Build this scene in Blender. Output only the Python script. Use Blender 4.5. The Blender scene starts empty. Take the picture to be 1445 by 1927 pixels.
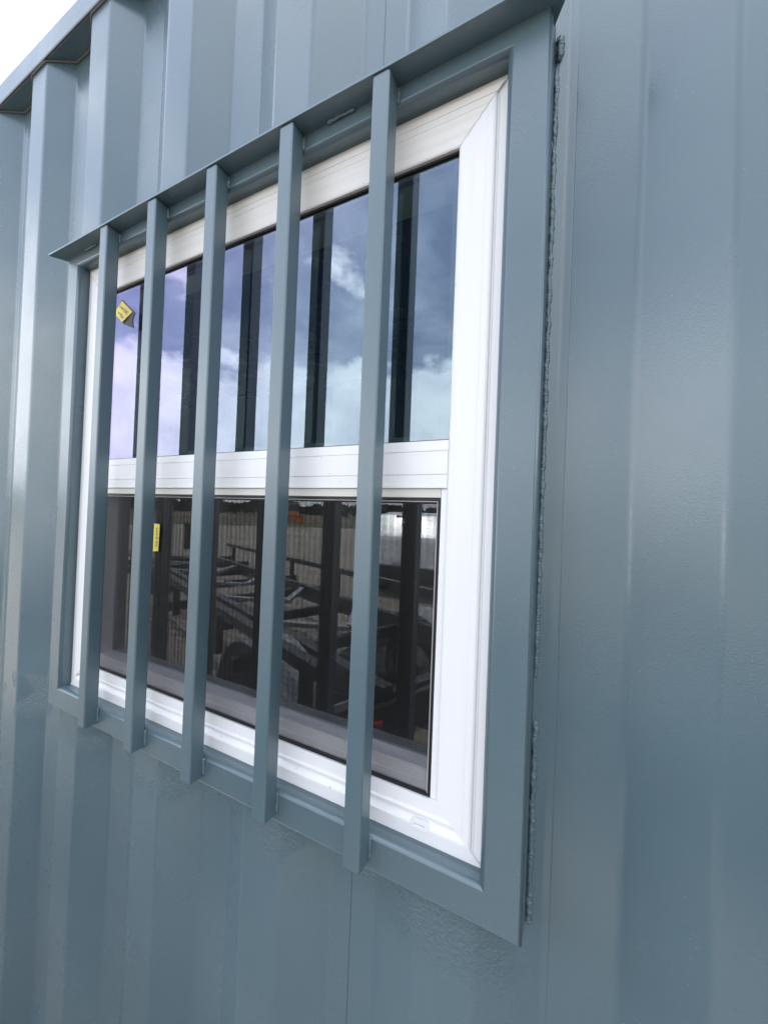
import bpy, bmesh, math, random
from mathutils import Vector, Matrix, noise
random.seed(7)
S = bpy.context.scene
COL = S.collection
rad = math.radians

# ------------------------------------------------------------------ camera
W_IMG, H_IMG, F_PX = 1445.0, 1927.0, 721.93
yaw, pitch, roll = 0.4728, 0.0109, 0.0384
cy_, sy_, cp_, sp_ = math.cos(yaw), math.sin(yaw), math.cos(pitch), math.sin(pitch)
fwd = Vector((-sy_*cp_, cy_*cp_, sp_)); rt = Vector((cy_, sy_, 0)); up = rt.cross(fwd)
r2 = rt*math.cos(roll) + up*math.sin(roll); u2 = -rt*math.sin(roll) + up*math.cos(roll)
cam = bpy.data.cameras.new('camera'); co = bpy.data.objects.new('camera', cam); COL.objects.link(co)
co.matrix_world = Matrix(((r2.x, u2.x, -fwd.x, 0.0918), (r2.y, u2.y, -fwd.y, -0.4349), (r2.z, u2.z, -fwd.z, 0.4356), (0, 0, 0, 1)))
cam.sensor_fit = 'VERTICAL'; cam.sensor_height = 36.0; cam.lens = 36.0*F_PX/H_IMG
cam.clip_start = 0.02; cam.clip_end = 3000
S.camera = co

# ------------------------------------------------------------------ light
SUN_EL, SUN_AZ = 60.0, 50.0       # sun stands behind the container; azimuth from +y towards -x
w = bpy.data.worlds.new('World'); S.world = w; w.use_nodes = True
nt = w.node_tree; nt.nodes.clear()
def N(nt, typ, **k):
    n = nt.nodes.new(typ)
    for a, v in k.items():
        if a == 'i':
            for kk, vv in v.items(): n.inputs[kk].default_value = vv
        else: setattr(n, a, v)
    return n
def MA(nt, op, a, b=None, clamp=False):
    n = nt.nodes.new('ShaderNodeMath'); n.operation = op; n.use_clamp = clamp
    for i, v in enumerate((a, b)):
        if v is None: continue
        if isinstance(v, (int, float)): n.inputs[i].default_value = v
        else: nt.links.new(v, n.inputs[i])
    return n.outputs[0]
def RAMP(nt, fac, pts, interp='LINEAR'):
    n = nt.nodes.new('ShaderNodeValToRGB'); n.color_ramp.interpolation = interp
    e = n.color_ramp.elements
    while len(e) < len(pts): e.new(0.5)
    for el, (p, c) in zip(e, pts):
        el.position = p; el.color = (c, c, c, 1) if isinstance(c, (int, float)) else (*c, 1)
    nt.links.new(fac, n.inputs[0]); return n.outputs[0]
def MIXC(nt, fac, a, b, mode='MIX'):
    n = nt.nodes.new('ShaderNodeMix'); n.data_type = 'RGBA'; n.blend_type = mode; n.clamp_factor = True
    for s, v in ((n.inputs[0], fac), (n.inputs[6], a), (n.inputs[7], b)):
        if isinstance(v, (int, float)): s.default_value = v
        elif isinstance(v, tuple): s.default_value = (*v, 1)
        else: nt.links.new(v, s)
    return n.outputs[2]
sky = N(nt, 'ShaderNodeTexSky', sky_type='NISHITA', sun_disc=False, sun_elevation=rad(SUN_EL), sun_rotation=rad(-SUN_AZ), air_density=1.0, dust_density=1.2)
tc = N(nt, 'ShaderNodeTexCoord'); sx = N(nt, 'ShaderNodeSeparateXYZ'); nt.links.new(tc.outputs['Generated'], sx.inputs[0])
zc = MA(nt, 'MAXIMUM', sx.outputs[2], 0.0)
den = MA(nt, 'ADD', zc, 0.22)
cb = N(nt, 'ShaderNodeCombineXYZ')
nt.links.new(MA(nt, 'DIVIDE', sx.outputs[0], den), cb.inputs[0]); nt.links.new(MA(nt, 'DIVIDE', sx.outputs[1], den), cb.inputs[1])
nz1 = N(nt, 'ShaderNodeTexNoise', i={'Scale': 1.25, 'Detail': 9.0, 'Roughness': 0.56, 'Distortion': 0.25}); nt.links.new(cb.outputs[0], nz1.inputs['Vector'])
hi = RAMP(nt, nz1.outputs[0], [(0.42, 0.22), (0.68, 0.95)])
mp = N(nt, 'ShaderNodeMapping'); mp.inputs['Scale'].default_value = (3.2, 3.2, 4.6); mp.inputs['Location'].default_value = (1.7, 4.1, 0.3)
nt.links.new(tc.outputs['Generated'], mp.inputs[0])
nz2 = N(nt, 'ShaderNodeTexNoise', i={'Scale': 1.0, 'Detail': 10.0, 'Roughness': 0.52, 'Distortion': 0.0}); nt.links.new(mp.outputs[0], nz2.inputs['Vector'])
el = RAMP(nt, zc, [(0.0, 0.30), (0.26, 0.20), (0.40, 0.02), (0.52, -0.02)])
cu = RAMP(nt, MA(nt, 'ADD', nz2.outputs[0], el), [(0.555, 0.0), (0.61, 1.0)])
nz3 = N(nt, 'ShaderNodeTexNoise', i={'Scale': 2.1, 'Detail': 8.0, 'Roughness': 0.55}); nt.links.new(mp.outputs[0], nz3.inputs['Vector'])
shade = RAMP(nt, nz3.outputs[0], [(0.30, (8.0, 8.5, 9.6)), (0.66, (13.0, 13.1, 13.3))])
hic = RAMP(nt, nz3.outputs[0], [(0.3, (7.5, 8.0, 9.4)), (0.7, (12.5, 12.9, 13.8))])
c1 = MIXC(nt, MA(nt, 'MULTIPLY', hi, 0.85), sky.outputs[0], hic)
c2 = MIXC(nt, cu, c1, shade)
# thin cloud scatters forward: the veil is brighter on the sun's side of the sky
_a, _e = rad(SUN_AZ), rad(SUN_EL)
dp = N(nt, 'ShaderNodeVectorMath', operation='DOT_PRODUCT'); nt.links.new(tc.outputs['Generated'], dp.inputs[0])
dp.inputs[1].default_value = (-math.sin(_a)*math.cos(_e), math.cos(_a)*math.cos(_e), math.sin(_e))
glow = RAMP(nt, MA(nt, 'ADD', MA(nt, 'MULTIPLY', dp.outputs['Value'], 0.5), 0.5), [(0.1, 0.24), (0.34, 0.38), (0.5, 0.72), (0.68, 0.86), (1.0, 0.90)])
c2 = MIXC(nt, 1.0, c2, MIXC(nt, glow, (0, 0, 0), (1.8, 1.8, 1.8)), 'MULTIPLY')
bg = N(nt, 'ShaderNodeBackground'); nt.links.new(c2, bg.inputs[0]); bg.inputs[1].default_value = 0.1
wo = N(nt, 'ShaderNodeOutputWorld'); nt.links.new(bg.outputs[0], wo.inputs[0])

sun = bpy.data.lights.new('sun', 'SUN'); sun.energy = 3.0; sun.angle = rad(0.6); sun.color = (1.0, 0.95, 0.88)
so = bpy.data.objects.new('sun', sun); COL.objects.link(so)
a, e = rad(SUN_AZ), rad(SUN_EL)
so.rotation_euler = Vector((-math.sin(a)*math.cos(e), math.cos(a)*math.cos(e), math.sin(e))).to_track_quat('Z', 'Y').to_euler()
S.view_settings.view_transform = 'Standard'; S.view_settings.look = 'None'
S.view_settings.exposure = 1.02; S.view_settings.gamma = 1.0
S.render.engine = 'CYCLES'
S.cycles.max_bounces = 10; S.cycles.transparent_max_bounces = 24; S.cycles.glossy_bounces = 6

# ------------------------------------------------------------------ materials
def mat(name, col, rough=0.5, metal=0.0, spec=0.5):
    m = bpy.data.materials.new(name); m.use_nodes = True
    b = m.node_tree.nodes['Principled BSDF']
    b.inputs['Base Color'].default_value = (*col, 1); b.inputs['Roughness'].default_value = rough
    b.inputs['Metallic'].default_value = metal; b.inputs['Specular IOR Level'].default_value = spec
    return m
def objco(nt): return N(nt, 'ShaderNodeTexCoord').outputs['Object']
def noise_n(nt, co, scale, detail=3.0, rough=0.5, mapping=None):
    if mapping:
        m = N(nt, 'ShaderNodeMapping'); m.inputs['Scale'].default_value = mapping; nt.links.new(co, m.inputs[0]); co = m.outputs[0]
    n = N(nt, 'ShaderNodeTexNoise', i={'Scale': scale, 'Detail': detail, 'Roughness': rough}); nt.links.new(co, n.inputs['Vector'])
    return n.outputs[0]
def bump(nt, h, strength, dist, prev=None):
    b = N(nt, 'ShaderNodeBump'); b.inputs['Strength'].default_value = strength; b.inputs['Distance'].default_value = dist
    nt.links.new(h, b.inputs['Height'])
    if prev is not None: nt.links.new(prev, b.inputs['Normal'])
    return b.outputs[0]

def paint(name, col, rough=0.30, peel=0.25, wave=0.5, crinkle=False, speck=0.0, brush=False):
    m = mat(name, col, rough, spec=1.0); nt = m.node_tree; b = nt.nodes['Principled BSDF']; c = objco(nt)
    v = noise_n(nt, c, 2.2, 3, 0.5); v2 = noise_n(nt, c, 11, 5, 0.6)
    dark = tuple(x*0.90 for x in col); lite = (col[0]*1.16, col[1]*1.09, col[2]*1.06)
    base = MIXC(nt, RAMP(nt, v, [(0.35, 0.0), (0.65, 1.0)]), dark, lite)
    base = MIXC(nt, RAMP(nt, v2, [(0.45, 0.0), (0.75, 0.35)]), base, (col[0]*0.92, col[1]*1.02, col[2]*0.96))
    if speck > 0:      # dry overspray specks
        vo = N(nt, 'ShaderNodeTexVoronoi', i={'Scale': 150.0, 'Randomness': 1.0}); nt.links.new(c, vo.inputs['Vector'])
        sp = RAMP(nt, vo.outputs['Distance'], [(0.06, 1.0), (0.11, 0.0)])
        patch = RAMP(nt, noise_n(nt, c, 9, 4, 0.7), [(0.50, 0.0), (0.68, 1.0)])
        f = MA(nt, 'MULTIPLY', MA(nt, 'MULTIPLY', sp, patch), speck)
        base = MIXC(nt, f, base, (0.45, 0.53, 0.56))
    nt.links.new(base, b.inputs['Base Color'])
    rv = noise_n(nt, c, 5, 4, 0.6)
    nt.links.new(RAMP(nt, rv, [(0.3, rough-0.05), (0.7, rough+0.09)]), b.inputs['Roughness'])
    n1 = bump(nt, noise_n(nt, c, 2.6, 2, 0.5), wave, 0.004)
    patchy = RAMP(nt, noise_n(nt, c, 4.0, 2, 0.5), [(0.4, 0.35), (0.62, 1.0)])
    pe = MA(nt, 'MULTIPLY', MA(nt, 'SUBTRACT', noise_n(nt, c, 520, 2, 0.5), 0.5), patchy)
    n2 = bump(nt, pe, peel, 0.0025, n1)
    if crinkle:
        cr = N(nt, 'ShaderNodeTexVoronoi', feature='DISTANCE_TO_EDGE', i={'Scale': 130.0}); nt.links.new(c, cr.inputs['Vector'])
        n2 = bump(nt, MA(nt, 'MULTIPLY', MA(nt, 'SUBTRACT', noise_n(nt, c, 160, 4, 0.7), 0.5), RAMP(nt, noise_n(nt, c, 14, 2, 0.5), [(0.52, 0.0), (0.64, 1.0)])), 0.5, 0.0016, n2)
    if brush:      # hand brushed touch-up paint in patches just below the window surround
        sz = N(nt, 'ShaderNodeSeparateXYZ'); nt.links.new(c, sz.inputs[0])
        band = MA(nt, 'MULTIPLY', RAMP(nt, MA(nt, 'ADD', sz.outputs[2], 0.5), [(0.40, 0.0), (0.445, 1.0), (0.51, 1.0), (0.53, 0.0)]), RAMP(nt, noise_n(nt, c, 9, 2, 0.5), [(0.47, 0.0), (0.53, 1.0)]))
        band = MA(nt, 'MULTIPLY', band, RAMP(nt, MA(nt, 'ADD', sz.outputs[0], 0.9), [(0.94, 1.0), (0.955, 0.0)]))
        ed = MA(nt, 'MULTIPLY', MA(nt, 'SUBTRACT', noise_n(nt, c, 190, 5, 0.7), 0.5), band)
        n2 = bump(nt, MA(nt, 'ADD', MA(nt, 'MULTIPLY', ed, 2.0), MA(nt, 'MULTIPLY', band, 0.25)), 0.55, 0.0024, n2)
    nt.links.new(n2, b.inputs['Normal'])
    return m
BLUE = (0.086, 0.144, 0.174)
M = {}
M['wall'] = paint('wall_paint', BLUE, 0.24, 0.085, 0.40, speck=0.35, brush=True)
M['steel'] = paint('bar_paint', BLUE, 0.31, 0.15, 0.2)
M['surround'] = paint('surround_paint', BLUE, 0.31, 0.10, 0.2, crinkle=True, speck=0.8)
M['weld'] = paint('weld_paint', BLUE, 0.36, 0.3, 0.1, crinkle=True)
M['rustweld_and_shadow'] = paint('dirty_sealant_and_shadow', (0.095, 0.10, 0.11), 0.6, 0.4, 0.1)  # grimy sealant; also colours the painted shadow strip on the rail edge

def vinyl(name, col, streak, dirt=0.5, rough=0.38):
    m = mat(name, col, rough); nt = m.node_tree; b = nt.nodes['Principled BSDF']; c = objco(nt)
    s = noise_n(nt, c, 1.0, 6, 0.65, streak)
    base = MIXC(nt, RAMP(nt, s, [(0.42, 0.0), (0.80, dirt)]), col, (col[0]*0.72, col[1]*0.68, col[2]*0.60))
    vo = N(nt, 'ShaderNodeTexVoronoi', i={'Scale': 45.0}); nt.links.new(c, vo.inputs['Vector'])
    sp = MA(nt, 'MULTIPLY', RAMP(nt, vo.outputs['Distance'], [(0.035, 1.0), (0.06, 0.0)]), RAMP(nt, noise_n(nt, c, 30, 2), [(0.52, 0.0), (0.6, 0.7)]))
    base = MIXC(nt, sp, base, (0.16, 0.15, 0.14))
    nt.links.new(base, b.inputs['Base Color'])
    n1 = bump(nt, noise_n(nt, c, 1.0, 4, 0.6, tuple(x*2.2 for x in streak)), 0.16, 0.0012)
    nt.links.new(bump(nt, noise_n(nt, c, 700, 2), 0.05, 0.001, n1), b.inputs['Normal'])
    return m
M['vin_h'] = vinyl('vinyl_head', (0.80, 0.785, 0.745), (3, 60, 150), 0.4)
M['vin_s'] = vinyl('vinyl_sill', (0.86, 0.87, 0.88), (3, 60, 120), 0.15, 0.30)
M['vin_v'] = vinyl('vinyl_jamb', (0.86, 0.865, 0.87), (110, 60, 3), 0.13)
M['vin_c'] = vinyl('vinyl_cream', (0.72, 0.70, 0.65), (8, 40, 60), 0.5)
M['gasket'] = mat('black_gasket', (0.012, 0.012, 0.013), 0.45)
M['spline'] = mat('screen_edge_bead', (0.55, 0.55, 0.55), 0.5)
M['mesh'] = mat('screen_mesh', (0.014, 0.014, 0.015), 0.5)
M['sash'] = vinyl('sash_vinyl', (0.82, 0.82, 0.85), (6, 60, 80), 0.0)

def glass_mat(name, tint, g0, g90, purple, extra):
    m = bpy.data.materials.new(name); m.use_nodes = True; nt = m.node_tree; nt.nodes.clear()
    geo = N(nt, 'ShaderNodeNewGeometry')
    fr = N(nt, 'ShaderNodeFresnel')
    nt.links.new(MA(nt, 'ADD', MA(nt, 'MULTIPLY', geo.outputs['Backfacing'], 1/1.5-1.5), 1.5), fr.inputs[0])
    f2 = MA(nt, 'MINIMUM', MA(nt, 'ADD', MA(nt, 'MULTIPLY', fr.outputs[0], purple), extra), 0.92)
    lw = N(nt, 'ShaderNodeLayerWeight'); lw.inputs[0].default_value = 0.5
    gc = MIXC(nt, RAMP(nt, lw.outputs['Facing'], [(0.25, 0.0), (0.62, 1.0)]), g0, g90)
    gl = N(nt, 'ShaderNodeBsdfGlossy'); gl.inputs['Roughness'].default_value = 0.0; nt.links.new(gc, gl.inputs['Color'])
    c = objco(nt)
    nt.links.new(bump(nt, noise_n(nt, c, 3.5, 1, 0.4), 0.06, 0.004), gl.inputs['Normal'])
    tr = N(nt, 'ShaderNodeBsdfTransparent'); tr.inputs[0].default_value = (*tint, 1)
    mx = N(nt, 'ShaderNodeMixShader'); nt.links.new(f2, mx.inputs[0]); nt.links.new(tr.outputs[0], mx.inputs[1]); nt.links.new(gl.outputs[0], mx.inputs[2])
    # faint dried film of dust
    df = N(nt, 'ShaderNodeBsdfDiffuse'); df.inputs[0].default_value = (0.5, 0.52, 0.5, 1)
    film = RAMP(nt, noise_n(nt, c, 1.0, 6, 0.7, (14, 14, 5)), [(0.5, 0.0), (0.85, 0.015)])
    mx2 = N(nt, 'ShaderNodeMixShader'); nt.links.new(film, mx2.inputs[0]); nt.links.new(mx.outputs[0], mx2.inputs[1]); nt.links.new(df.outputs[0], mx2.inputs[2])
    o = N(nt, 'ShaderNodeOutputMaterial'); nt.links.new(mx2.outputs[0], o.inputs[0])
    return m
M['glass_out'] = glass_mat('glass_outer', (0.66, 0.76, 0.70), (0.70, 0.86, 1.0), (0.70, 0.60, 0.93), 1.4, 0.16)
M['glass_low'] = glass_mat('glass_lower', (0.62, 0.70, 0.66), (0.90, 0.95, 1.0), (0.9, 0.9, 1.0), 1.45, 0.15)
M['glass_in'] = glass_mat('glass_coated', (0.72, 0.80, 0.74), (0.80, 0.92, 1.0), (0.9, 0.85, 1.0), 0.8, 0.0)

# ------------------------------------------------------------------ mesh helpers
def mk(name, verts, faces, m, parent=None, smooth=False, bevel=0, wn=False, seg=3, loc=None, label=None):
    me = bpy.data.meshes.new(name); me.from_pydata([tuple(v) for v in verts], [], faces); me.update()
    bm = bmesh.new(); bm.from_mesh(me); bmesh.ops.recalc_face_normals(bm, faces=bm.faces); bm.to_mesh(me); bm.free()
    ms = m if isinstance(m, (list, tuple)) else [m]
    for x in ms: me.materials.append(x)
    o = bpy.data.objects.new(name, me); COL.objects.link(o)
    if parent: o.parent = parent
    if loc: o.location = loc
    if bevel:
        b = o.modifiers.new('bevel', 'BEVEL'); b.width = bevel; b.segments = seg; b.limit_method = 'ANGLE'; b.angle_limit = rad(30)
    if smooth or bevel:
        for p in me.polygons: p.use_smooth = True
    if wn or bevel:
        x = o.modifiers.new('wn', 'WEIGHTED_NORMAL'); x.keep_sharp = True; x.weight = 90
    if label: o['label'] = label
    return o
def boxg(x0, x1, y0, y1, z0, z1, V=None, F=None):
    V = [] if V is None else V; F = [] if F is None else F
    n = len(V)
    V += [(x, y, z) for z in (z0, z1) for y in (y0, y1) for x in (x0, x1)]
    F += [tuple(n+i for i in f) for f in ((0, 2, 3, 1), (4, 5, 7, 6), (0, 1, 5, 4), (2, 6, 7, 3), (0, 4, 6, 2), (1, 3, 7, 5))]
    return V, F
def box(name, x0, x1, y0, y1, z0, z1, m, parent=None, **k):
    V, F = boxg(x0, x1, y0, y1, z0, z1); return mk(name, V, F, m, parent, **k)
def beam(V, F, p, q, wd, ht, upv=Vector((0, 0, 1))):
    p, q = Vector(p), Vector(q); d = (q-p).normalized(); s = d.cross(upv)
    if s.length < 1e-4: s = Vector((1, 0, 0))
    s = s.normalized()*wd/2; t = s.cross(d).normalized()*ht/2; n = len(V)
    for c in (p, q): V += [tuple(c-s-t), tuple(c+s-t), tuple(c+s+t), tuple(c-s+t)]
    F += [tuple(n+i for i in f) for f in ((0, 3, 2, 1), (4, 5, 6, 7), (0, 1, 5, 4), (1, 2, 6, 5), (2, 3, 7, 6), (3, 0, 4, 7))]
def tube(path, rfun, n=8):
    V, F = [], []; P = [Vector(p) for p in path]
    for i, p in enumerate(P):
        d = (P[min(i+1, len(P)-1)] - P[max(i-1, 0)]).normalized()
        a = d.cross(Vector((0.13, 0.9, 0.41))).normalized(); b = d.cross(a)
        for k in range(n):
            t = 2*math.pi*k/n; V.append(tuple(p + (a*math.cos(t)+b*math.sin(t))*rfun(i, t)))
    for i in range(len(P)-1):
        for k in range(n): F.append((i*n+k, i*n+(k+1) % n, (i+1)*n+(k+1) % n, (i+1)*n+k))
    F.append(tuple(range(n))[::-1]); F.append(tuple(range((len(P)-1)*n, len(P)*n)))
    return V, F
def empty(name, loc=(0, 0, 0), rz=0):
    o = bpy.data.objects.new(name, None); o.location = loc; o.rotation_euler = (0, 0, rz); COL.objects.link(o); o.empty_display_size = 0.2
    return o
def tag(o, label=None, cat=None, group=None, kind=None):
    for k, v in (('label', label), ('category', cat), ('group', group), ('kind', kind)):
        if v: o[k] = v
    return o

GZ = -1.0      # ground level
# ------------------------------------------------------------------ ground and far setting
def ground_mat(name, c1, c2, s1, s2, bd):
    m = mat(name, c1, 0.9); nt = m.node_tree; b = nt.nodes['Principled BSDF']; c = objco(nt)
    base = MIXC(nt, RAMP(nt, noise_n(nt, c, s1, 8, 0.65), [(0.35, 0.0), (0.65, 1.0)]), c1, c2)
    base = MIXC(nt, RAMP(nt, noise_n(nt, c, s2, 4, 0.6), [(0.4, 0.0), (0.7, 0.5)]), base, tuple(x*0.6 for x in c1))
    nt.links.new(base, b.inputs['Base Color']); nt.links.new(bump(nt, noise_n(nt, c, s2*2, 5, 0.7), 0.7, bd), b.inputs['Normal'])
    return m
M['field'] = ground_mat('field_ground', (0.075, 0.085, 0.035), (0.15, 0.125, 0.07), 0.12, 3, 0.1)
M['gravel'] = ground_mat('gravel_ground', (0.40, 0.355, 0.29), (0.30, 0.265, 0.215), 0.35, 28, 0.03)
tag(box('field', -900, 900, -900, 900, GZ-0.5, GZ-0.01, M['field']), kind='structure')
def gravel():
    V, F = [(0, 0, GZ)], []; n = 96
    for k in range(n):
        t = 2*math.pi*k/n; r = 37+5*noise.noise((math.cos(t)*2, math.sin(t)*2, 3))+1.2*noise.noise((math.cos(t)*9, math.sin(t)*9, 1))
        V.append((r*math.cos(t), r*math.sin(t), GZ))
    F = [(0, 1+k, 1+(k+1) % n) for k in range(n)]
    return tag(mk('gravel_yard', V, F, M['gravel']), kind='structure')
gravel()
M['dark_pad'] = ground_mat('bounce_cut_ground', (0.024, 0.022, 0.019), (0.038, 0.035, 0.030), 0.8, 60, 0.01)  # dark ground guessed from reflections, added and shaped to cut bounce light
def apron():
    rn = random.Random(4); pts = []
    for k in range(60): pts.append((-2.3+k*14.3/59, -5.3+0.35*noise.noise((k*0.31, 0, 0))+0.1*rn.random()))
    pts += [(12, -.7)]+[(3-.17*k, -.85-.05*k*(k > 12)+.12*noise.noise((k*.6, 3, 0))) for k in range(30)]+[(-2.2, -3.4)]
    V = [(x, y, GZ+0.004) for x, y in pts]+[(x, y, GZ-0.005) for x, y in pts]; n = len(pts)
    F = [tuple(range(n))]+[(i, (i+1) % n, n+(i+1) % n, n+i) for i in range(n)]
    return tag(mk('added_dark_ground', V, F, M['dark_pad']), kind='structure')
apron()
# bare earth mounds
M['earth'] = ground_mat('bare_earth', (0.22, 0.165, 0.11), (0.16, 0.12, 0.085), 0.5, 5, 0.2)
def mound(cx, cyy, rx, ry, h, name='earth_bank'):
    V, F = [], []; n, r = 40, 8
    for j in range(r+1):
        for k in range(n):
            t = 2*math.pi*k/n; q = 1-j/r
            wob = 1+0.18*noise.noise((cx+math.cos(t)*1.5, cyy+math.sin(t)*1.5, q*2))
            V.append((cx+rx*q*wob*math.cos(t), cyy+ry*q*wob*math.sin(t), GZ-0.05+h*(1-q*q)*(1+0.25*noise.noise((cx+q*3*math.cos(t), q*3*math.sin(t), 1)))))
    for j in range(r):
        for k in range(n): F.append((j*n+k, j*n+(k+1) % n, (j+1)*n+(k+1) % n, (j+1)*n+k))
    F.append(tuple(r*n+k for k in range(n)))
    return tag(mk(name, V, F, M['earth'], smooth=True), kind='structure')
for i in range(5):
    mound(-75+i*22, -58-i*7, 13, 6, 0.95+0.25*(i % 2))
# wood on the skyline
M['leaf'] = mat('leaf_mass', (0.045, 0.075, 0.03), 0.8)
def wood():
    V, F = [], []; rnd = random.Random(3)
    for k in range(230):
        a = rad(180+180*k/229)+rnd.uniform(-.01, .01); R = rnd.uniform(150, 185)
        c = Vector((R*math.cos(a), R*math.sin(a), GZ)); h = rnd.uniform(3.0, 6.5); wd = rnd.uniform(3.5, 7)
        for q in range(60):
            th, ph = rnd.uniform(0, 6.283), rnd.uniform(-0.4, 1.5)
            p = c+Vector((wd*math.cos(th)*math.cos(ph), wd*math.sin(th)*math.cos(ph), h*(0.45+0.5*math.sin(ph))))
            s = rnd.uniform(0.7, 1.6); n = len(V)
            d1 = Vector((rnd.gauss(0, 1), rnd.gauss(0, 1), rnd.gauss(0, 1))).normalized()*s; d2 = d1.orthogonal().normalized()*s
            V += [tuple(p-d1), tuple(p+d2), tuple(p+d1), tuple(p-d2)]; F.append((n, n+1, n+2, n+3))
    o = mk('distant_wood', V, F, M['leaf']); return tag(o, 'dark green line of distant trees on the skyline across the field', 'trees', kind='stuff')
wood()
M['hill'] = mat('hill_ground', (0.09, 0.12, 0.13), 0.95)
def hills():
    V, F = [], []; n = 120
    for k in range(n+1):
        a = rad(170+200*k/n); h = 9+9*noise.noise((k*0.09, 2, 0))+3*noise.noise((k*0.4, 5, 0))
        for R, z in ((520, GZ-1), (620, GZ+h), (780, GZ-1)): V.append((R*math.cos(a), R*math.sin(a), z))
    for k in range(n):
        for j in (0, 1): F.append((k*3+j, (k+1)*3+j, (k+1)*3+j+1, k*3+j+1))
    return tag(mk('hills', V, F, M['hill'], smooth=True), kind='structure')
hills()

# ------------------------------------------------------------------ container
P_, D_ = 0.278, 0.036
X0, X1 = -4.32, 1.74
ZB, ZR, ZT = GZ+0.16, 1.527, 1.593
cont = tag(empty('shipping_container', (0, 0, 0)), 'blue grey corrugated steel shipping container with a barred white window in its side', 'shipping container')
def wall_y(x):
    t = (x % P_)
    if t < 0.068: return D_*t/0.068
    if t < 0.138: return D_
    if t < 0.206: return D_*(1-(t-0.138)/0.068)
    return 0.0
def profile(xa, xb):
    """corrugated polyline with rounded bends between xa and xb"""
    pts = []
    k = math.floor(xa/P_)-1
    while k*P_ < xb+P_:
        b = k*P_
        C = [(b, 0), (b+.068, D_), (b+.138, D_), (b+.206, 0)]
        A = [(b-.072, 0)]+C+[(b+P_, 0)]
        for i in range(1, 5):
            p, c, q = Vector(A[i-1]), Vector(A[i]), Vector(A[i+1]); r = 0.0055
            a = c+(p-c).normalized()*r; z = c+(q-c).normalized()*r
            for t in (0, .25, .5, .75, 1): pts.append(a*(1-t)**2+c*2*t*(1-t)+z*t*t)
        k += 1
    inside = [(p.x, p.y) for p in pts if xa+1e-4 < p.x < xb-1e-4]
    return [(xa, wall_y(xa))]+inside+[(xb, wall_y(xb))]
HX0, HX1, HZ0, HZ1 = -0.905, 0.026, 0.02, 0.955
def panel(xa, xb, hole=True):
    pr = profile(xa, xb)
    for hx in (HX0, HX1):
        if xa < hx < xb: pr.append((hx, wall_y(hx)))
    pr.sort()
    # lap joint: edge turned in by a millimetre or two
    lap = lambda x: 0.0006 if abs(x-0.0745) < 1e-6 else 0.003
    pr = [(xa, pr[0][1]+lap(xa)), (xa+0.0009, pr[0][1]+0.0002)]+pr[1:-1]+[(xb-0.0009, pr[-1][1]+0.0002), (xb, pr[-1][1]+lap(xb))]
    zs = [ZB-0.005, -0.45, HZ0, 0.33, 0.64, HZ1, ZR+0.004]
    V = [(x, y, z) for z in zs for x, y in pr]; n = len(pr); F = []
    for j in range(len(zs)-1):
        for i in range(n-1):
            xm, zm = (pr[i][0]+pr[i+1][0])/2, (zs[j]+zs[j+1])/2
            if hole and HX0 < xm < HX1 and HZ0 < zm < HZ1: continue
            F.append((j*n+i, j*n+i+1, (j+1)*n+i+1, (j+1)*n+i))
    return mk('wall_panel', V, F, M['wall'], cont, smooth=True, wn=True)
seams = [X0+0.12, -3.520, -2.410, -1.300, -0.1776, 0.0745, 1.19, X1-0.12]
for xa, xb in zip(seams, seams[1:]): panel(xa, xb)
# rails, posts, roof
box('top_rail', X0+0.12, X1-0.12, -0.004, 0.056, ZR, ZT, M['wall'], cont, bevel=0.004)
box('bottom_rail', X0+0.12, X1-0.12, -0.004, 0.05, GZ+0.005, ZB, M['wall'], cont, bevel=0.005)
for (px, py) in ((X0, -0.01), (X1-0.12, -0.01), (X0, 2.33), (X1-0.12, 2.33)):
    box('corner_post', px, px+0.12, py, py+0.12, GZ+0.005, ZT+0.01, M['wall'], cont, bevel=0.006)
box('roof_panel', X0+0.02, X1-0.02, 0.03, 2.449, ZT-0.012, ZT-0.004, M['wall'], cont)
box('floor_panel', X0+0.06, X1-0.06, 0.052, 2.46, ZB-0.03, ZB, mat('plywood_floor', (0.2, 0.13, 0.07), 0.6), cont)
M['inner'] = paint('inner_paint', (0.10, 0.13, 0.13), 0.5, 0.1, 0.3)
def inner_wall(name, y):
    V = []; pr = [(x, y-(wall_y(x)))for x, _ in profile(X0+0.1, X1-0.1)]; n = len(pr)
    for z in (ZB, ZT-0.01): V += [(x, yy, z) for x, yy in pr]
    return mk(name, V, [(i, i+1, n+i+1, n+i) for i in range(n-1)], M['inner'], cont, smooth=True, wn=True)
inner_wall('back_wall', 2.42)
def end_wall(x, name='end_wall'):
    V = []; pr = [(0.10+0.05*i, 0.02*(1 if (i//2) % 2 else -1)) for i in range(46)]; n = len(pr)
    for z in (GZ+0.02, ZT): V += [(x+dx, yy, z) for yy, dx in pr]
    return mk(name, V, [(i, i+1, n+i+1, n+i) for i in range(n-1)], M['wall'], cont)
end_wall(X0+0.06)
for y0, y1 in ((0.112, 1.215), (1.222, 2.328)):
    d = box('cargo_door', X1-0.07, X1-0.02, y0, y1, GZ+0.03, ZT-0.01, M['wall'], cont, bevel=0.004)
    for yy in (y0+0.3, y1-0.3):
        V, F = tube([(X1-0.002, yy, GZ+0.1), (X1-0.002, yy, ZT-0.1)], lambda i, t: 0.017, 10)
        mk('locking_bar', V, F, M['wall'], d, smooth=True)
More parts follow.
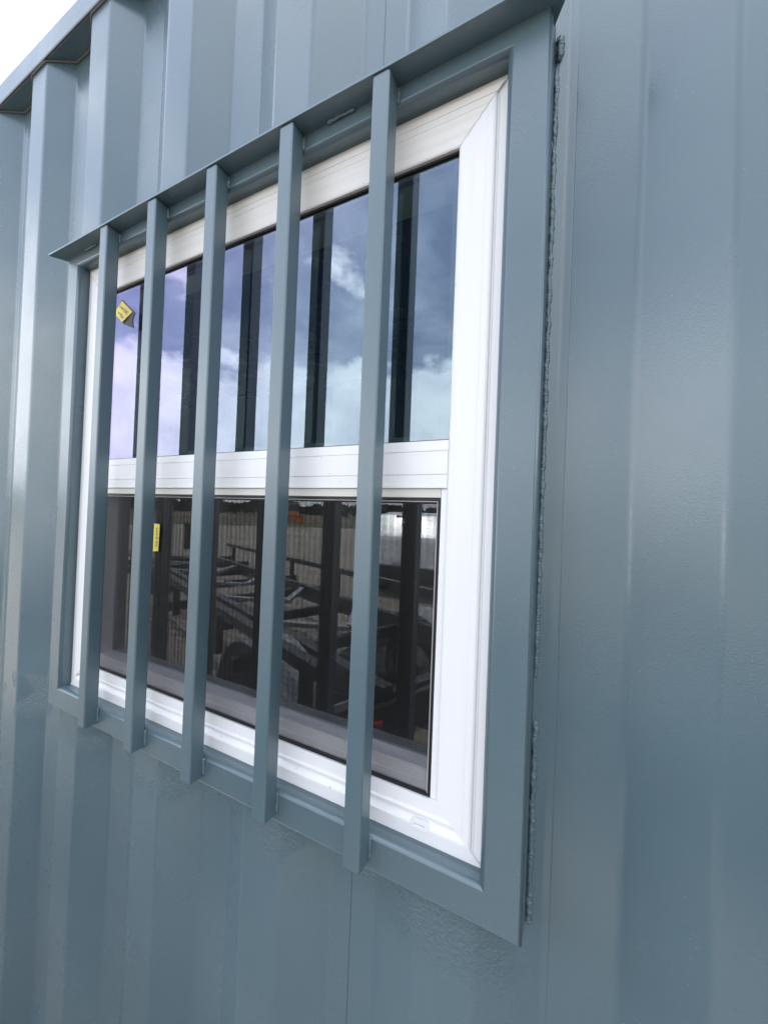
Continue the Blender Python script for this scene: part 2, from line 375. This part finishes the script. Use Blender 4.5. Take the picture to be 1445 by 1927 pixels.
# grimy sealant bead along the wall top, following the corrugation
pr = profile(X0+0.2, X1-0.2)
rnd = random.Random(5)
path = [(x, y-0.0015, ZR-0.0015+0.0012*noise.noise((x*40, 1, 2))) for x, y in pr[::2]]
V, F = tube(path, lambda i, t: 0.0032*(1+0.35*noise.noise((i*0.7, t, 0))), 7)
mk('sealant_bead', V, F, M['rustweld_and_shadow'], cont, smooth=True, label='dirty grey brown bead under the top rail')

box('rail_shadow_strip', X0+0.13, X1-0.13, -0.0062, -0.0036, ZR-0.0022, ZR+0.0035, M['rustweld_and_shadow'], cont, bevel=0.0006, label='dark strip standing in for the shadow gap along the lower edge of the top rail')  # added strip, its dark colour paints the shadow gap at the rail edge
# ------------------------------------------------------------------ steel surround
FX0, FX1, FZ0, FZ1, FW, FY = -0.930, 0.051, 0.0, 0.9942, 0.0447, -0.012
def ring_side(side, outer, inner, prof, name, m, parent, smooth=True, jit=0, wn=True):
    """one mitred side of a rectangular frame. outer/inner = (x0,x1,z0,z1); prof = [(s, y)], s 0 at outer edge, 1 at inner edge"""
    ox0, ox1, oz0, oz1 = outer; ix0, ix1, iz0, iz1 = inner; V = []
    L = lambda a, b, s: a+(b-a)*s
    for s, y in prof:
        x0, x1, z0, z1 = L(ox0, ix0, s), L(ox1, ix1, s), L(oz0, iz0, s), L(oz1, iz1, s)
        a, b = {'bottom': ((x0, y, z0), (x1, y, z0)), 'top': ((x0, y, z1), (x1, y, z1)),
                'left': ((x0, y, z0), (x0, y, z1)), 'right': ((x1, y, z0), (x1, y, z1))}[side]
        V += [a, b]
    n = len(prof); F = [(2*i, 2*i+1, 2*i+3, 2*i+2) for i in range(n-1)]+[(2*n-2, 2*n-1, 1, 0)]
    F += [tuple(2*i for i in range(n)), tuple(2*i+1 for i in range(n))[::-1]]
    return mk(name, V, F, m, parent, smooth=smooth, wn=wn)
def rounded(w, y0, yo, yi, ro, ri, n=5):
    """profile: outer side from depth yo to face y0 (radius ro), face, inner edge radius ri down to yi"""
    p = [(0, yo)]
    for k in range(n+1):
        t = math.pi/2*k/n; p.append(((ro-ro*math.cos(t))/w, y0+ro-ro*math.sin(t)))
    for k in range(n+1):
        t = math.pi/2*k/n; p.append((1-(ri-ri*math.sin(t))/w, y0+ri-ri*math.cos(t)))
    p.append((1, yi)); return p
sur = box('window_surround', FX0+0.006, FX0+0.02, 0.030, 0.05, FZ0+0.006, FZ1-0.03, M['surround'], cont)
fp = rounded(FW, FY, 0.034, 0.020, 0.0035, 0.0065)
for side in ('left', 'right', 'bottom', 'top'):
    ring_side(side, (FX0, FX1, FZ0, FZ1), (FX0+FW, FX1-FW, FZ0+FW, FZ1-FW), fp, 'surround_rail', M['surround'], sur)
# drip flange over the window, ends cut on a slant
zf0, zf1 = 0.9752, 0.9786
V = [(-0.956, -0.038, 0), (0.078, -0.038, 0), (0.0535, -0.010, 0), (0.0535, 0.034, 0), (-0.9325, 0.034, 0), (-0.9325, -0.012, 0)]
n = len(V)
def sag(x): return 0.0018*noise.noise((x*5, 0.3, 0))
xs = [-0.956+(0.078+0.956)*i/24 for i in range(25)]
VV, FF = [], []
for i, x in enumerate(xs):
    s = sag(x)
    yb = 0.034 if -0.9325 <= x <= 0.0535 else None
    f = 0
    if x < -0.928: yin = -0.038+(x+0.956)*(0.026/0.028)+0.0005
    elif x > 0.0535: yin = -0.038+(0.078-x)*(0.028/0.0245)+0.0005
    else: yin = 0.034
    VV += [(x, -0.038, zf0+s), (x, -0.038, zf1+s), (x, yin, zf1+s*0.3), (x, yin, zf0+s*0.3)]
for i in range(24):
    a = i*4
    for k in range(4): FF.append((a+k, a+4+k, a+4+(k+1) % 4, a+(k+1) % 4))
FF += [(0, 1, 2, 3), (96, 99, 98, 97)]
mk('drip_flange', VV, FF, M['surround'], sur, bevel=0.0008, seg=2)
# weld beads
def bead(name, pts, r, parent, ripple=0.0035, seed=0, lump=0.35, m=None):
    P = [Vector(p) for p in pts]; path = []
    L = sum((P[i+1]-P[i]).length for i in range(len(P)-1)); st = max(10, int(L/0.0007))
    for i in range(st+1):
        d = L*i/st; k = 0
        while k < len(P)-2 and d > (P[k+1]-P[k]).length: d -= (P[k+1]-P[k]).length; k += 1
        q = P[k]+(P[k+1]-P[k])*min(1, d/(P[k+1]-P[k]).length)
        s = L*i/st
        q += Vector((noise.noise((s*60, seed, 0))+0.5*noise.noise((s*260, seed, 0)), noise.noise((s*55, seed, 5)), 0))*r*0.4
        path.append((q, s))
    def rf(i, t):
        s = path[i][1]; en = min(1, 0.35+min(i, st-i)*0.25)
        return r*en*(0.9+0.09*abs(math.sin(math.pi*(s/ripple+0.12*math.cos(t))))+lump*noise.noise((s*170, math.cos(t)*1.4+seed, math.sin(t)*1.4))+0.5*lump*noise.noise((s*480, math.cos(t)*2.4+seed, math.sin(t)*2.4))+0.4*noise.noise((s*42, seed, 9)))
    V, F = tube([p for p, s in path], rf, 12)
    return mk(name, V, F, m or M['weld'], parent, smooth=True)
def wallp(x, off=0.0): return wall_y(x)+off
bead('weld_bead', [(0.0530, wallp(.0535)+.0002, 0.965), (0.0522, wallp(.0535)+.0002, 0.262)], 0.0030, sur, seed=1)
bead('weld_bead', [(0.0534, wallp(.0535)-.0005, 0.215), (0.0534, wallp(.0535)-.0005, -0.008)], 0.0034, sur, seed=3, ripple=0.003)
bead('weld_bead', [(0.0560, wallp(.056)-.003, 0.985), (0.0565, wallp(.056)-.003, 0.955)], 0.0036, sur, seed=4, lump=0.6)
for i, (xa, xb) in enumerate(((-0.075, 0.0), (-0.36, -0.30), (-0.62, -0.585), (-0.905, -0.88))):
    bead('weld_bead', [(xa, -0.0035, FZ0-0.0015), (xb, -0.0035, FZ0-0.0015)], 0.0026, sur, seed=20+i, lump=0.5)
for i, xa in enumerate((-0.86, -0.235)):
    bead('weld_bead', [(xa, FY-0.0015, zf0-0.001), (xa+0.045, FY-0.0015, zf0-0.001)], 0.0026, sur, seed=40+i, lump=0.5)

# security bars
BX = [-0.7548, -0.6039, -0.4514, -0.2995, -0.1509]
BW = 0.024
for i, bx in enumerate(BX):
    V, F = [], []
    lean = 0.0
    b = box('security_bar', bx, bx+BW, FY-0.0245, FY-0.0004, 0.0116, 0.9748, M['steel'], cont, bevel=0.0026, seg=4)
    bead('weld_bead', [(bx+BW+0.0008, FY-0.001, 0.043), (bx+BW+0.0012, FY-0.001, 0.015)], 0.0027, b, seed=60+i, ripple=0.0045, lump=0.3)
    bead('weld_bead', [(bx+BW+0.0008, FY-0.001, 0.972), (bx+BW+0.0012, FY-0.001, 0.952)], 0.0028, b, seed=70+i, lump=0.5)
    bead('weld_bead', [(bx-0.0008, FY-0.001, 0.043), (bx-0.0012, FY-0.001, 0.015)], 0.0027, b, seed=80+i, lump=0.3)

# ------------------------------------------------------------------ window
WY = 0.0075
WO = (FX0+FW, FX1-FW, FZ0+FW, FZ1-FW)
WI = (-0.828, -0.0512, 0.0985, 0.8858)
win = box('window', WO[0]+0.002, WI[0]-0.012, 0.045, 0.075, WO[2]+0.01, WO[3]-0.01, M['sash'], cont)
jp = [(0, 0.05), (0, WY+.0032), (0.20, WY+.0032), (0.215, WY+.0026), (0.225, WY+.0034), (0.240, WY+.0034), (0.26, WY+.0010), (0.30, WY), (0.42, WY+.0002), (0.425, WY+.0006), (0.435, WY+.0002),
      (0.96, WY), (1.0, WY+.0012), (1.0, 0.05)]
hp = [(0, 0.05), (0, WY+.0018), (0.10, WY+.0018), (0.11, WY+.0003), (0.24, WY), (0.25, WY+.0008), (0.27, WY+.0008), (0.28, WY), (0.40, WY), (0.405, WY+.0005), (0.41, WY), (0.97, WY), (1.0, WY+.0010), (1.0, 0.05)]
sp_ = [(0, 0.05), (0, WY+.001), (0.30, WY), (0.315, WY+.0004), (0.335, WY-.0012), (0.36, WY-.0012), (0.375, WY+.0018)]
for k in range(9):
    t = k/8; sp_.append((0.385+0.20*t, WY+.0018+0.0042*math.sin(math.pi*t)-0.001*t))
sp_ += [(0.60, WY-.0006), (0.64, WY-.0008), (0.655, WY+.0022), (0.72, WY+.0026), (0.735, WY+.0006), (1.0, WY+.0008), (1.0, 0.05)]
ring_side('left', WO, WI, jp, 'jamb', M['vin_v'], win, smooth=False, wn=False)
ring_side('right', WO, WI, jp, 'jamb', M['vin_v'], win, smooth=False, wn=False)
ring_side('top', WO, WI, hp, 'head_rail', M['vin_h'], win, smooth=False, wn=False)
ring_side('bottom', WO, WI, sp_, 'sill', M['vin_s'], win, smooth=False, wn=False)
# thin gaps along the mitres: hairline dark beads
def hair(p, q, r=0.00022):
    P = [Vector(p).lerp(Vector(q), i/14)+Vector((noise.noise((i*0.9, 1, 0)), 0, noise.noise((i*0.8, 7, 0))))*0.0014*(0 < i < 14) for i in range(15)]
    V, F = tube(P, lambda i, t: r*(0.6+0.8*abs(noise.noise((i*1.1, 3, 0)))), 5)
    return mk('mitre_joint', V, F, bpy.data.materials.get('joint_grey') or mat('joint_grey', (0.12, 0.115, 0.11), 0.8), win)
hair((WI[1], WY-0.0001, WI[3]), (WO[1]-0.012, WY-0.0001, WO[3]-0.014))
hair((WI[0], WY-0.0001, WI[3]), (WO[0]+0.012, WY-0.0001, WO[3]-0.014))
hair((WI[0]-0.006, WY-0.0004, WI[2]-0.006), (WO[0]+0.014, WY-0.0001, WO[2]+0.016))
# meeting rail
mz = [(0.4718, .5305)]
mr = [(0.4718, 0.05), (0.4718, WY+.0015), (0.4726, WY+.0007), (0.4765, WY+.0007), (0.4769, WY+.0010), (0.4880, WY+.0008), (0.4883, WY+.0022), (0.4891, WY+.0022), (0.4894, WY+.0006),
      (0.5168, WY+.0006), (0.5171, WY+.0022), (0.5179, WY+.0022), (0.5182, WY+.0008), (0.5300, WY+.0010), (0.5305, WY+.0016), (0.5305, 0.05)]
V = [(x, y, z) for z, y in mr for x in (WI[0]+0.0004, WI[1]-0.0004)]; n = len(mr)
F = [(2*i, 2*i+1, 2*i+3, 2*i+2) for i in range(n-1)]+[(2*n-2, 2*n-1, 1, 0), tuple(2*i for i in range(n)), tuple(2*i+1 for i in range(n))[::-1]]
mk('meeting_rail', V, F, M['vin_s'], win)
# cream lip below the meeting rail and side track pieces
box('track_lip', WI[0]+0.001, -0.0598, WY+.004, 0.03, 0.4605, 0.4716, M['vin_c'], win, bevel=0.0006)
box('track_lip', -0.0593, WI[1]-0.0006, WY+.0035, 0.03, 0.0990, 0.4716, M['vin_s'], win, bevel=0.0005)
box('track_lip', WI[0]+0.0006, WI[0]+0.006, WY+.0035, 0.03, 0.0990, 0.4600, M['vin_s'], win, bevel=0.0005)
# gaskets round the upper pane
UP = (WI[0], WI[1], 0.5305, WI[3])
for (x0, x1, z0, z1) in ((UP[0], UP[1], UP[3]-0.0028, UP[3]-0.0002), (UP[0], UP[1], UP[2]+0.0002, UP[2]+0.0016), (UP[0]+.0002, UP[0]+0.002, UP[2]+.0018, UP[3]-0.003), (UP[1]-0.0014, UP[1]-.0002, UP[2]+.0018, UP[3]-0.003)):
    box('gasket', x0, x1, 0.0125, 0.0148, z0, z1, M['gasket'], win)
def pane(y, x0, x1, z0, z1, m, name='pane'):
    return mk(name, [(x0, y, z0), (x1, y, z0), (x1, y, z1), (x0, y, z1)], [(0, 1, 2, 3)], m, win)
def flip(o):
    if o.data.polygons[0].normal.y > 0: o.data.flip_normals()
    return o
flip(pane(0.0150, UP[0], UP[1], UP[2], UP[3], M['glass_out']))
flip(pane(0.0240, UP[0], UP[1], UP[2], UP[3], M['glass_in']))
# spacer bars between the two panes
for (x0, x1, z0, z1) in ((UP[0]+.001, UP[1]-.001, UP[3]-0.010, UP[3]-0.0005), (UP[0]+.001, UP[1]-.001, UP[2]+0.0005, UP[2]+0.008)):
    box('spacer', x0, x1, 0.0155, 0.0235, z0, z1, mat('spacer_grey', (0.05, 0.055, 0.045), 0.4), win)
for x0, x1 in ((UP[0]+0.0005, UP[0]+0.008), (UP[1]-0.008, UP[1]-0.0005)):
    box('spacer', x0, x1, 0.0155, 0.0235, UP[2]+0.009, UP[3]-0.011, bpy.data.materials['spacer_grey'], win)
# inner window frame seen edge-on through the glass
for (x0, x1, z0, z1) in ((UP[0]-0.02, UP[0]-0.001, 0.53, 0.90), (UP[1]+0.001, UP[1]+0.02, 0.53, 0.90), (UP[0]-0.02, UP[1]+0.02, 0.886, 0.91)):
    box('inner_frame', x0, x1, 0.050, 0.085, z0, z1, M['sash'], win)
# lower sash behind the screen
SL = (-0.821, -0.0600, 0.0990, 0.4600)
ring = (SL[0]+0.022, SL[1]-0.006, 0.1245, 0.4560)
sashp = [(0, 0.050), (0, 0.0180), (0.12, 0.0165), (0.45, 0.0165), (0.5, 0.0185), (0.95, 0.0187), (1.0, 0.0215), (1.0, 0.050)]
for side in ('left', 'right', 'bottom', 'top'):
    ring_side(side, SL, ring, sashp, 'sash_rail', M['sash'], win, smooth=False, wn=False)
flip(pane(0.0440, ring[0]-.001, ring[1]+.001, ring[2]-.001, ring[3]+.001, M['glass_low']))
flip(pane(0.0480, ring[0]-.001, ring[1]+.001, ring[2]-.001, ring[3]+.001, M['glass_in']))
# insect screen
SC = (WI[0]+0.0065, -0.0597, 0.0990, 0.4598)
edge = [(0, 0.0145), (0, 0.0112), (0.3, 0.0100), (0.8, 0.0100), (1, 0.0112), (1, 0.0145)]
si = (SC[0]+0.0045, SC[1]-0.0035, SC[2]+0.0028, SC[3]-0.0032)
scr = ring_side('left', SC, si, edge, 'insect_screen', M['gasket'], cont, smooth=False, wn=False)
for side in ('right', 'bottom', 'top'):
    ring_side(side, SC, si, edge, 'screen_edge', M['gasket'], scr, smooth=False, wn=False)
for side in ('right', 'top'):
    s2 = (si[0]+0.001, si[1]-0.0012, si[2]+0.001, si[3]-0.0012)
    ring_side(side, (si[0], si[1]-.0002, si[2], si[3]-.0002), s2, [(0, 0.0135), (0, 0.0118), (1, 0.0118), (1, 0.0135)], 'edge_bead', M['spline'], scr, smooth=False, wn=False)
V, F = [], []
pz, px_, wr = 0.0014, 0.0014, 0.00011
z = si[2]
while z < si[3]:
    boxg(si[0], si[1], 0.0126, 0.0126+2*wr, z-wr, z+wr, V, F); z += pz*random.uniform(.97, 1.03)
x = si[0]
while x < si[1]:
    boxg(x-wr, x+wr, 0.0128, 0.0128+2*wr, si[2], si[3], V, F); x += px_*random.uniform(.97, 1.03)
tag(mk('screen_mesh', V, F, M['mesh'], scr), kind='stuff')
# drain cover on the sill
cv = []; cx0, cx1, cz0, cz1 = -0.0815, -0.0585, 0.0605, 0.0690
def ringbox(name, x0, x1, z0, z1, t, y0, y1, m, parent):
    V, F = [], []
    o = [(x0+.0025, z0), (x1-.0025, z0), (x1, z0+.0025), (x1, z1-.0025), (x1-.0025, z1), (x0+.0025, z1), (x0, z1-.0025), (x0, z0+.0025)]
    i = [(x0+t*1.6, z0+t), (x1-t*1.6, z0+t), (x1-t*1.6, z0+t), (x1-t*1.6, z1-t), (x1-t*1.6, z1-t), (x0+t*1.6, z1-t), (x0+t*1.6, z1-t), (x0+t*1.6, z0+t)]
    for y in (y0, y1): V += [(a, y, b) for a, b in o]+[(a, y, b) for a, b in i]
    for k in range(8):
        q = (k+1) % 8
        F += [(k, q, 8+q, 8+k), (k, q, 16+q, 16+k), (8+k, 8+q, 24+q, 24+k)]
    return mk(name, V, F, m, parent)
ringbox('drain_cover', cx0, cx1, cz0, cz1, 0.0026, WY-0.0022, WY+0.004, M['vin_s'], win)
box('drain_slot', cx0+.004, cx1-.004, WY+0.0005, WY+0.003, cz0+.0026, cz1-.0026, mat('slot_grey', (0.3, 0.29, 0.28), 0.7), win)

# stickers
def text_mesh(txt, size, mtx, m, parent, name='lettering'):
    cu = bpy.data.curves.new(name, 'FONT'); cu.body = txt; cu.size = size; cu.align_x = 'CENTER'; cu.align_y = 'CENTER'; cu.resolution_u = 3; cu.extrude = 0.00005
    tmp = bpy.data.objects.new(name, cu); COL.objects.link(tmp)
    dg = bpy.context.evaluated_depsgraph_get(); me = bpy.data.meshes.new_from_object(tmp.evaluated_get(dg))
    bpy.data.objects.remove(tmp); me.materials.clear(); me.materials.append(m)
    o = bpy.data.objects.new(name, me); COL.objects.link(o); o.parent = parent; o.matrix_local = mtx
    return o
M['yellow'] = mat('sticker_yellow', (0.80, 0.66, 0.10), 0.5)
M['ink'] = mat('sticker_ink', (0.02, 0.02, 0.02), 0.6)
M['backing'] = mat('sticker_back', (0.06, 0.06, 0.06), 0.6)
ys = 0.0138
# corners found on the pane (x,z): top, right, bottom, left
T_, R_, B_, L_ = Vector((-0.7640, 0.8600)), Vector((-0.7253, 0.8290)), Vector((-0.7562, 0.8125)), Vector((-0.7930, 0.8400))
V, F = [], []; nn = 8
for j in range(nn+1):
    for i in range(nn+1):
        u, v = i/nn, j/nn
        p = (T_*(1-u)+R_*u)*(1-v)+(L_*(1-u)+B_*u)*v
        V.append((p.x, ys-0.0025*max(0, u-0.5)*2*v, p.y))
for j in range(nn):
    for i in range(nn): F.append((j*(nn+1)+i, j*(nn+1)+i+1, (j+1)*(nn+1)+i+1, (j+1)*(nn+1)+i))
lab = mk('glass_sticker', V, F, M['yellow'], cont, label='curled yellow glazing sticker on the upper pane')
V2 = [(T_.x-.001, ys+.0004, T_.y+.0035), (R_.x+.008, ys+.0004, R_.y-.0035), (R_.x+.0015, ys+.0004, R_.y-.013), (R_.x+.0015, ys+.0004, R_.y-.022), (R_.x+.0045, ys+.0004, R_.y-.033), (B_.x-.001, ys+.0004, B_.y-.002), (L_.x-.001, ys+.0004, L_.y)]
mk('sticker_back', V2, [tuple(range(7))], M['backing'], lab)
d = (R_-T_).normalized(); ang = math.atan2(d.y, d.x)
def onpane(x, z, ang, y):
    return Matrix.Translation((x, y, z)) @ Matrix.Rotation(math.pi/2, 4, 'X') @ Matrix.Rotation(ang, 4, 'Z')
c = (T_+R_+B_+L_)/4
text_mesh('Low-E DC', 0.0085, onpane(c.x+.004, c.y+.0045, ang, ys-.0012), M['ink'], lab)
text_mesh('w/ Argon', 0.0075, onpane(c.x-.003, c.y-.0065, ang, ys-.0012), M['ink'], lab)
# lower sticker, upright strip on the sash glass seen through the screen
yl = 0.0095
l2 = mk('glass_sticker', [(-0.626, yl, 0.4065), (-0.5995, yl, 0.4045), (-0.6010, yl, 0.3550), (-0.626, yl, 0.3525)], [(0, 1, 2, 3)], M['yellow'], cont, label='narrow upright yellow sticker on the lower sash')
text_mesh('Low-E DC', 0.0085, onpane(-0.6065, 0.3800, -math.pi/2, yl-.0004), M['ink'], l2)

# ------------------------------------------------------------------ utility trailer beside the container (seen mirrored in the glass)
M['chassis'] = mat('trailer_black', (0.025, 0.026, 0.028), 0.35)
M['galv'] = mat('trailer_galvanised', (0.40, 0.41, 0.42), 0.4, 0.3)
M['tyre'] = mat('tyre_rubber', (0.02, 0.02, 0.02), 0.8)
M['rim'] = mat('wheel_rim', (0.5, 0.5, 0.5), 0.35, 0.7)
M['redlens'] = mat('red_lens', (0.45, 0.01, 0.01), 0.25)
ta = math.atan2(-0.375, -0.927)
tr = tag(empty('utility_trailer', (-1.14, -1.60, GZ), ta), 'black open frame steel trailer with rounded wheel guards parked beside the container', 'trailer')
def tb(name, p, q, wd, ht, m=M['chassis'], parent=None):
    V, F = [], []; beam(V, F, p, q, wd, ht); return mk(name, V, F, m, parent or tr)
U0, U1, HW, HD = -0.75, 4.6, 0.42, 0.66
for s in (-1, 1):
    tb('side_beam', (U0, s*HW, HD), (U1, s*HW, HD), 0.06, 0.13)
    tb('top_rail', (U0, s*(HW+.33), HD+.20), (U1, s*(HW+.33), HD+.20), 0.05, 0.05)
    for k in range(6): tb('stake', (U0+.1+k*1.0, s*(HW+.33), HD-.05), (U0+.1+k*1.0, s*(HW+.33), HD+.175), 0.04, 0.04)
for k in range(8): tb('cross_member', (U0+.05+k*.75, -HW-.36, HD-.02), (U0+.05+k*.75, HW+.36, HD-.02), 0.05, 0.07)
for k in range(5):
    for s in (-1, 1): tb('diagonal_brace', (0.1+k*.9, 0, HD+.03), (0.55+k*.9, s*HW*.95, HD+.03), 0.05, 0.03, M['galv'])
for s in (-1, 1): tb('tongue_beam', (U1, s*HW, HD-.05), (U1+1.2, 0, HD-.12), 0.06, 0.1)
tb('axle', (0, -0.62, 0.33), (0, 0.62, 0.33), 0.06, 0.06)
def wheel(parent, x, y, z, r=0.33, wd=0.2, axis='y', name='wheel'):
    V, F = [], []; n = 32
    prof = [(r*.60, -wd/2), (r*.92, -wd/2), (r, -wd/2+.03), (r, wd/2-.03), (r*.92, wd/2), (r*.60, wd/2)]
    for rr, o in prof:
        for k in range(n):
            t = 2*math.pi*k/n
            V.append((x+rr*math.cos(t), y+o, z+rr*math.sin(t)) if axis == 'y' else (x+o, y+rr*math.cos(t), z+rr*math.sin(t)))
    for j in range(5):
        for k in range(n): F.append((j*n+k, j*n+(k+1) % n, (j+1)*n+(k+1) % n, (j+1)*n+k))
    ty = mk('wheel', V, F, M['tyre'], parent, smooth=True)
    V, F = [], []
    for rr, o in ((r*.62, -wd*.42), (r*.5, -wd*.30), (r*.2, -wd*.34), (r*.2, wd*.34), (r*.5, wd*.30), (r*.62, wd*.42)):
        for k in range(n):
            t = 2*math.pi*k/n
            V.append((x+rr*math.cos(t), y+o, z+rr*math.sin(t)) if axis == 'y' else (x+o, y+rr*math.cos(t), z+rr*math.sin(t)))
    for j in range(5):
        for k in range(n): F.append((j*n+k, j*n+(k+1) % n, (j+1)*n+(k+1) % n, (j+1)*n+k))
    F += [tuple(2*n+k for k in range(n))[::-1], tuple(3*n+k for k in range(n))]
    mk('rim', V, F, M['rim'], ty, smooth=False)
for s in (-1, 1):
    wheel(tr, 0, s*0.60, 0.33)
    V, F = [], []; nf = 16
    for k in range(nf+1):
        t = math.pi*(0.02+0.96*k/nf)
        for rr in (0.41, 0.418):
            for o in (-0.12, 0.12): V.append((rr*math.cos(t)*1.1, s*0.60+o, 0.335+rr*math.sin(t)))
    for k in range(nf):
        a = k*4
        F += [(a, a+1, a+5, a+4), (a+2, a+6, a+7, a+3), (a, a+4, a+6, a+2), (a+1, a+3, a+7, a+5)]
    F += [(0, 2, 3, 1), (nf*4, nf*4+1, nf*4+3, nf*4+2)]
    mk('wheel_guard', V, F, M['galv'], tr, smooth=False)
    box('tail_lamp', U0-.06, U0-.031, s*.55-.06, s*.55+.06, HD-.10, HD-.03, M['redlens'], tr, bevel=.006)
tb('rear_beam', (U0-.02, -.72, HD-.06), (U0-.02, .72, HD-.06), 0.03, 0.14)
tb('tongue_jack', (U1+.9, 0, 0.02), (U1+.9, 0, 0.8), 0.05, 0.05)

# ------------------------------------------------------------------ white estate car, seen mirrored from behind
M['white'] = mat('car_white', (0.78, 0.80, 0.82), 0.2); M['white'].node_tree.nodes['Principled BSDF'].inputs['Coat Weight'].default_value = 0.6
M['tint'] = mat('tinted_window', (0.012, 0.013, 0.014), 0.06)
M['plastic'] = mat('black_plastic', (0.02, 0.02, 0.02), 0.5)
car = tag(empty('parked_car', (-2.62, -5.5, GZ), rad(0)), 'white estate car parked beyond the trailer with its rear towards the container', 'car')
# side sections: y runs 0 (rear) to -4.4 (nose); half width and heights per station
st = [(-0.02, .80, .42, .98, .70, 1.02), (0.0, .84, .34, 1.02, .74, 1.10), (-0.25, .88, .28, 1.08, .64, 1.46), (-0.6, .90, .26, 1.08, .63, 1.52), (-1.6, .91, .26, 1.06, .64, 1.52), (-2.3, .91, .26, 1.04, .62, 1.42),
      (-3.0, .90, .26, 1.0, .74, 1.03), (-3.7, .88, .28, .92, .72, .96), (-4.2, .80, .32, .80, .62, .82), (-4.35, .70, .40, .68, .5, .70)]
V, F = [], []
for (y, hw, zb, zs, hr, zt) in st:
    V += [(-hw*.94, y, zb), (-hw, y, zb+.25), (-hw, y, zs-.1), (-hw*.97, y, zs), (-hr, y, zt-.05), (-hr*.85, y, zt), (hr*.85, y, zt), (hr, y, zt-.05), (hw*.97, y, zs), (hw, y, zs-.1), (hw, y, zb+.25), (hw*.94, y, zb)]
for j in range(len(st)-1):
    for k in range(12): F.append((j*12+k, j*12+(k+1) % 12, (j+1)*12+(k+1) % 12, (j+1)*12+k))
F += [tuple(range(12)), tuple((len(st)-1)*12+k for k in range(12))[::-1]]
mk('body', V, F, M['white'], car, smooth=True, wn=True)
mk('rear_window', [(-.66, -.015, 1.10), (.66, -.015, 1.10), (.56, -.215, 1.40), (-.56, -.215, 1.40)], [(0, 1, 2, 3)], M['tint'], car)
mk('windscreen', [(-.70, -2.93, 1.07), (.70, -2.93, 1.07), (.58, -2.33, 1.40), (-.58, -2.33, 1.40)], [(0, 1, 2, 3)], M['tint'], car)
for s in (-1, 1):
    for y0, y1 in ((-.45, -1.25), (-1.32, -2.25)):
        mk('side_window', [(s*.885, y0, 1.10), (s*.885, y1, 1.10), (s*.67, y1-.02*0, 1.42), (s*.67, y0-.1, 1.42)], [(0, 1, 2, 3)], M['tint'], car)
    box('tail_lamp', s*.76-.08, s*.76+.08, -.03, 0.035, .78, 1.0, M['redlens'], car, bevel=.01)
    box('wing_mirror', s*1.0-.09, s*1.0+.09, -2.55, -2.43, 1.04, 1.20, M['plastic'], car, bevel=.03)
    for yy in (-.85, -3.45): wheel(car, s*.80, yy, .32, .32, .2, 'x')
box('bumper', -.84, .84, -.03, 0.07, .34, .60, M['plastic'], car, bevel=.03)
box('brake_lamp', -.14, .14, -.10, -.05, 1.42, 1.455, M['redlens'], car, bevel=.005)
box('number_plate', -.25, .25, 0.02, 0.035, .66, .77, mat('plate_white', (.7, .7, .7), .5), car)

# ------------------------------------------------------------------ wheel loader far across the yard
M['orange'] = mat('loader_orange', (0.65, 0.22, 0.03), 0.4)
ld = tag(empty('wheel_loader', (-37, -43, GZ), rad(40)), 'small orange wheel loader far across the gravel at the edge of the field', 'loader')
box('body', -1.6, 0.6, -.8, .8, .7, 1.7, M['orange'], ld, bevel=.1)
box('cab', -.6, .6, -.7, .7, 1.7, 2.7, M['tint'], ld, bevel=.08)
box('cab_roof', -.7, .7, -.8, .8, 2.7, 2.82, M['orange'], ld, bevel=.03)
mk('bucket', [(2.6, -1.1, .1), (2.6, 1.1, .1), (1.9, 1.1, .1), (1.9, -1.1, .1), (1.8, -1.1, .9), (1.8, 1.1, .9), (2.3, 1.1, 1.0), (2.3, -1.1, 1.0)], [(0, 1, 2, 3), (3, 2, 5, 4), (4, 5, 6, 7), (0, 3, 4, 7), (1, 2, 5, 6)], M['orange'], ld)
for s in (-1, 1):
    tb('lift_arm', (.4, s*.6, 1.3), (1.9, s*.6, .6), .12, .2, M['orange'], ld)
    for x in (-1.0, 1.0): wheel(ld, x, s*.8, .6, .6, .4)
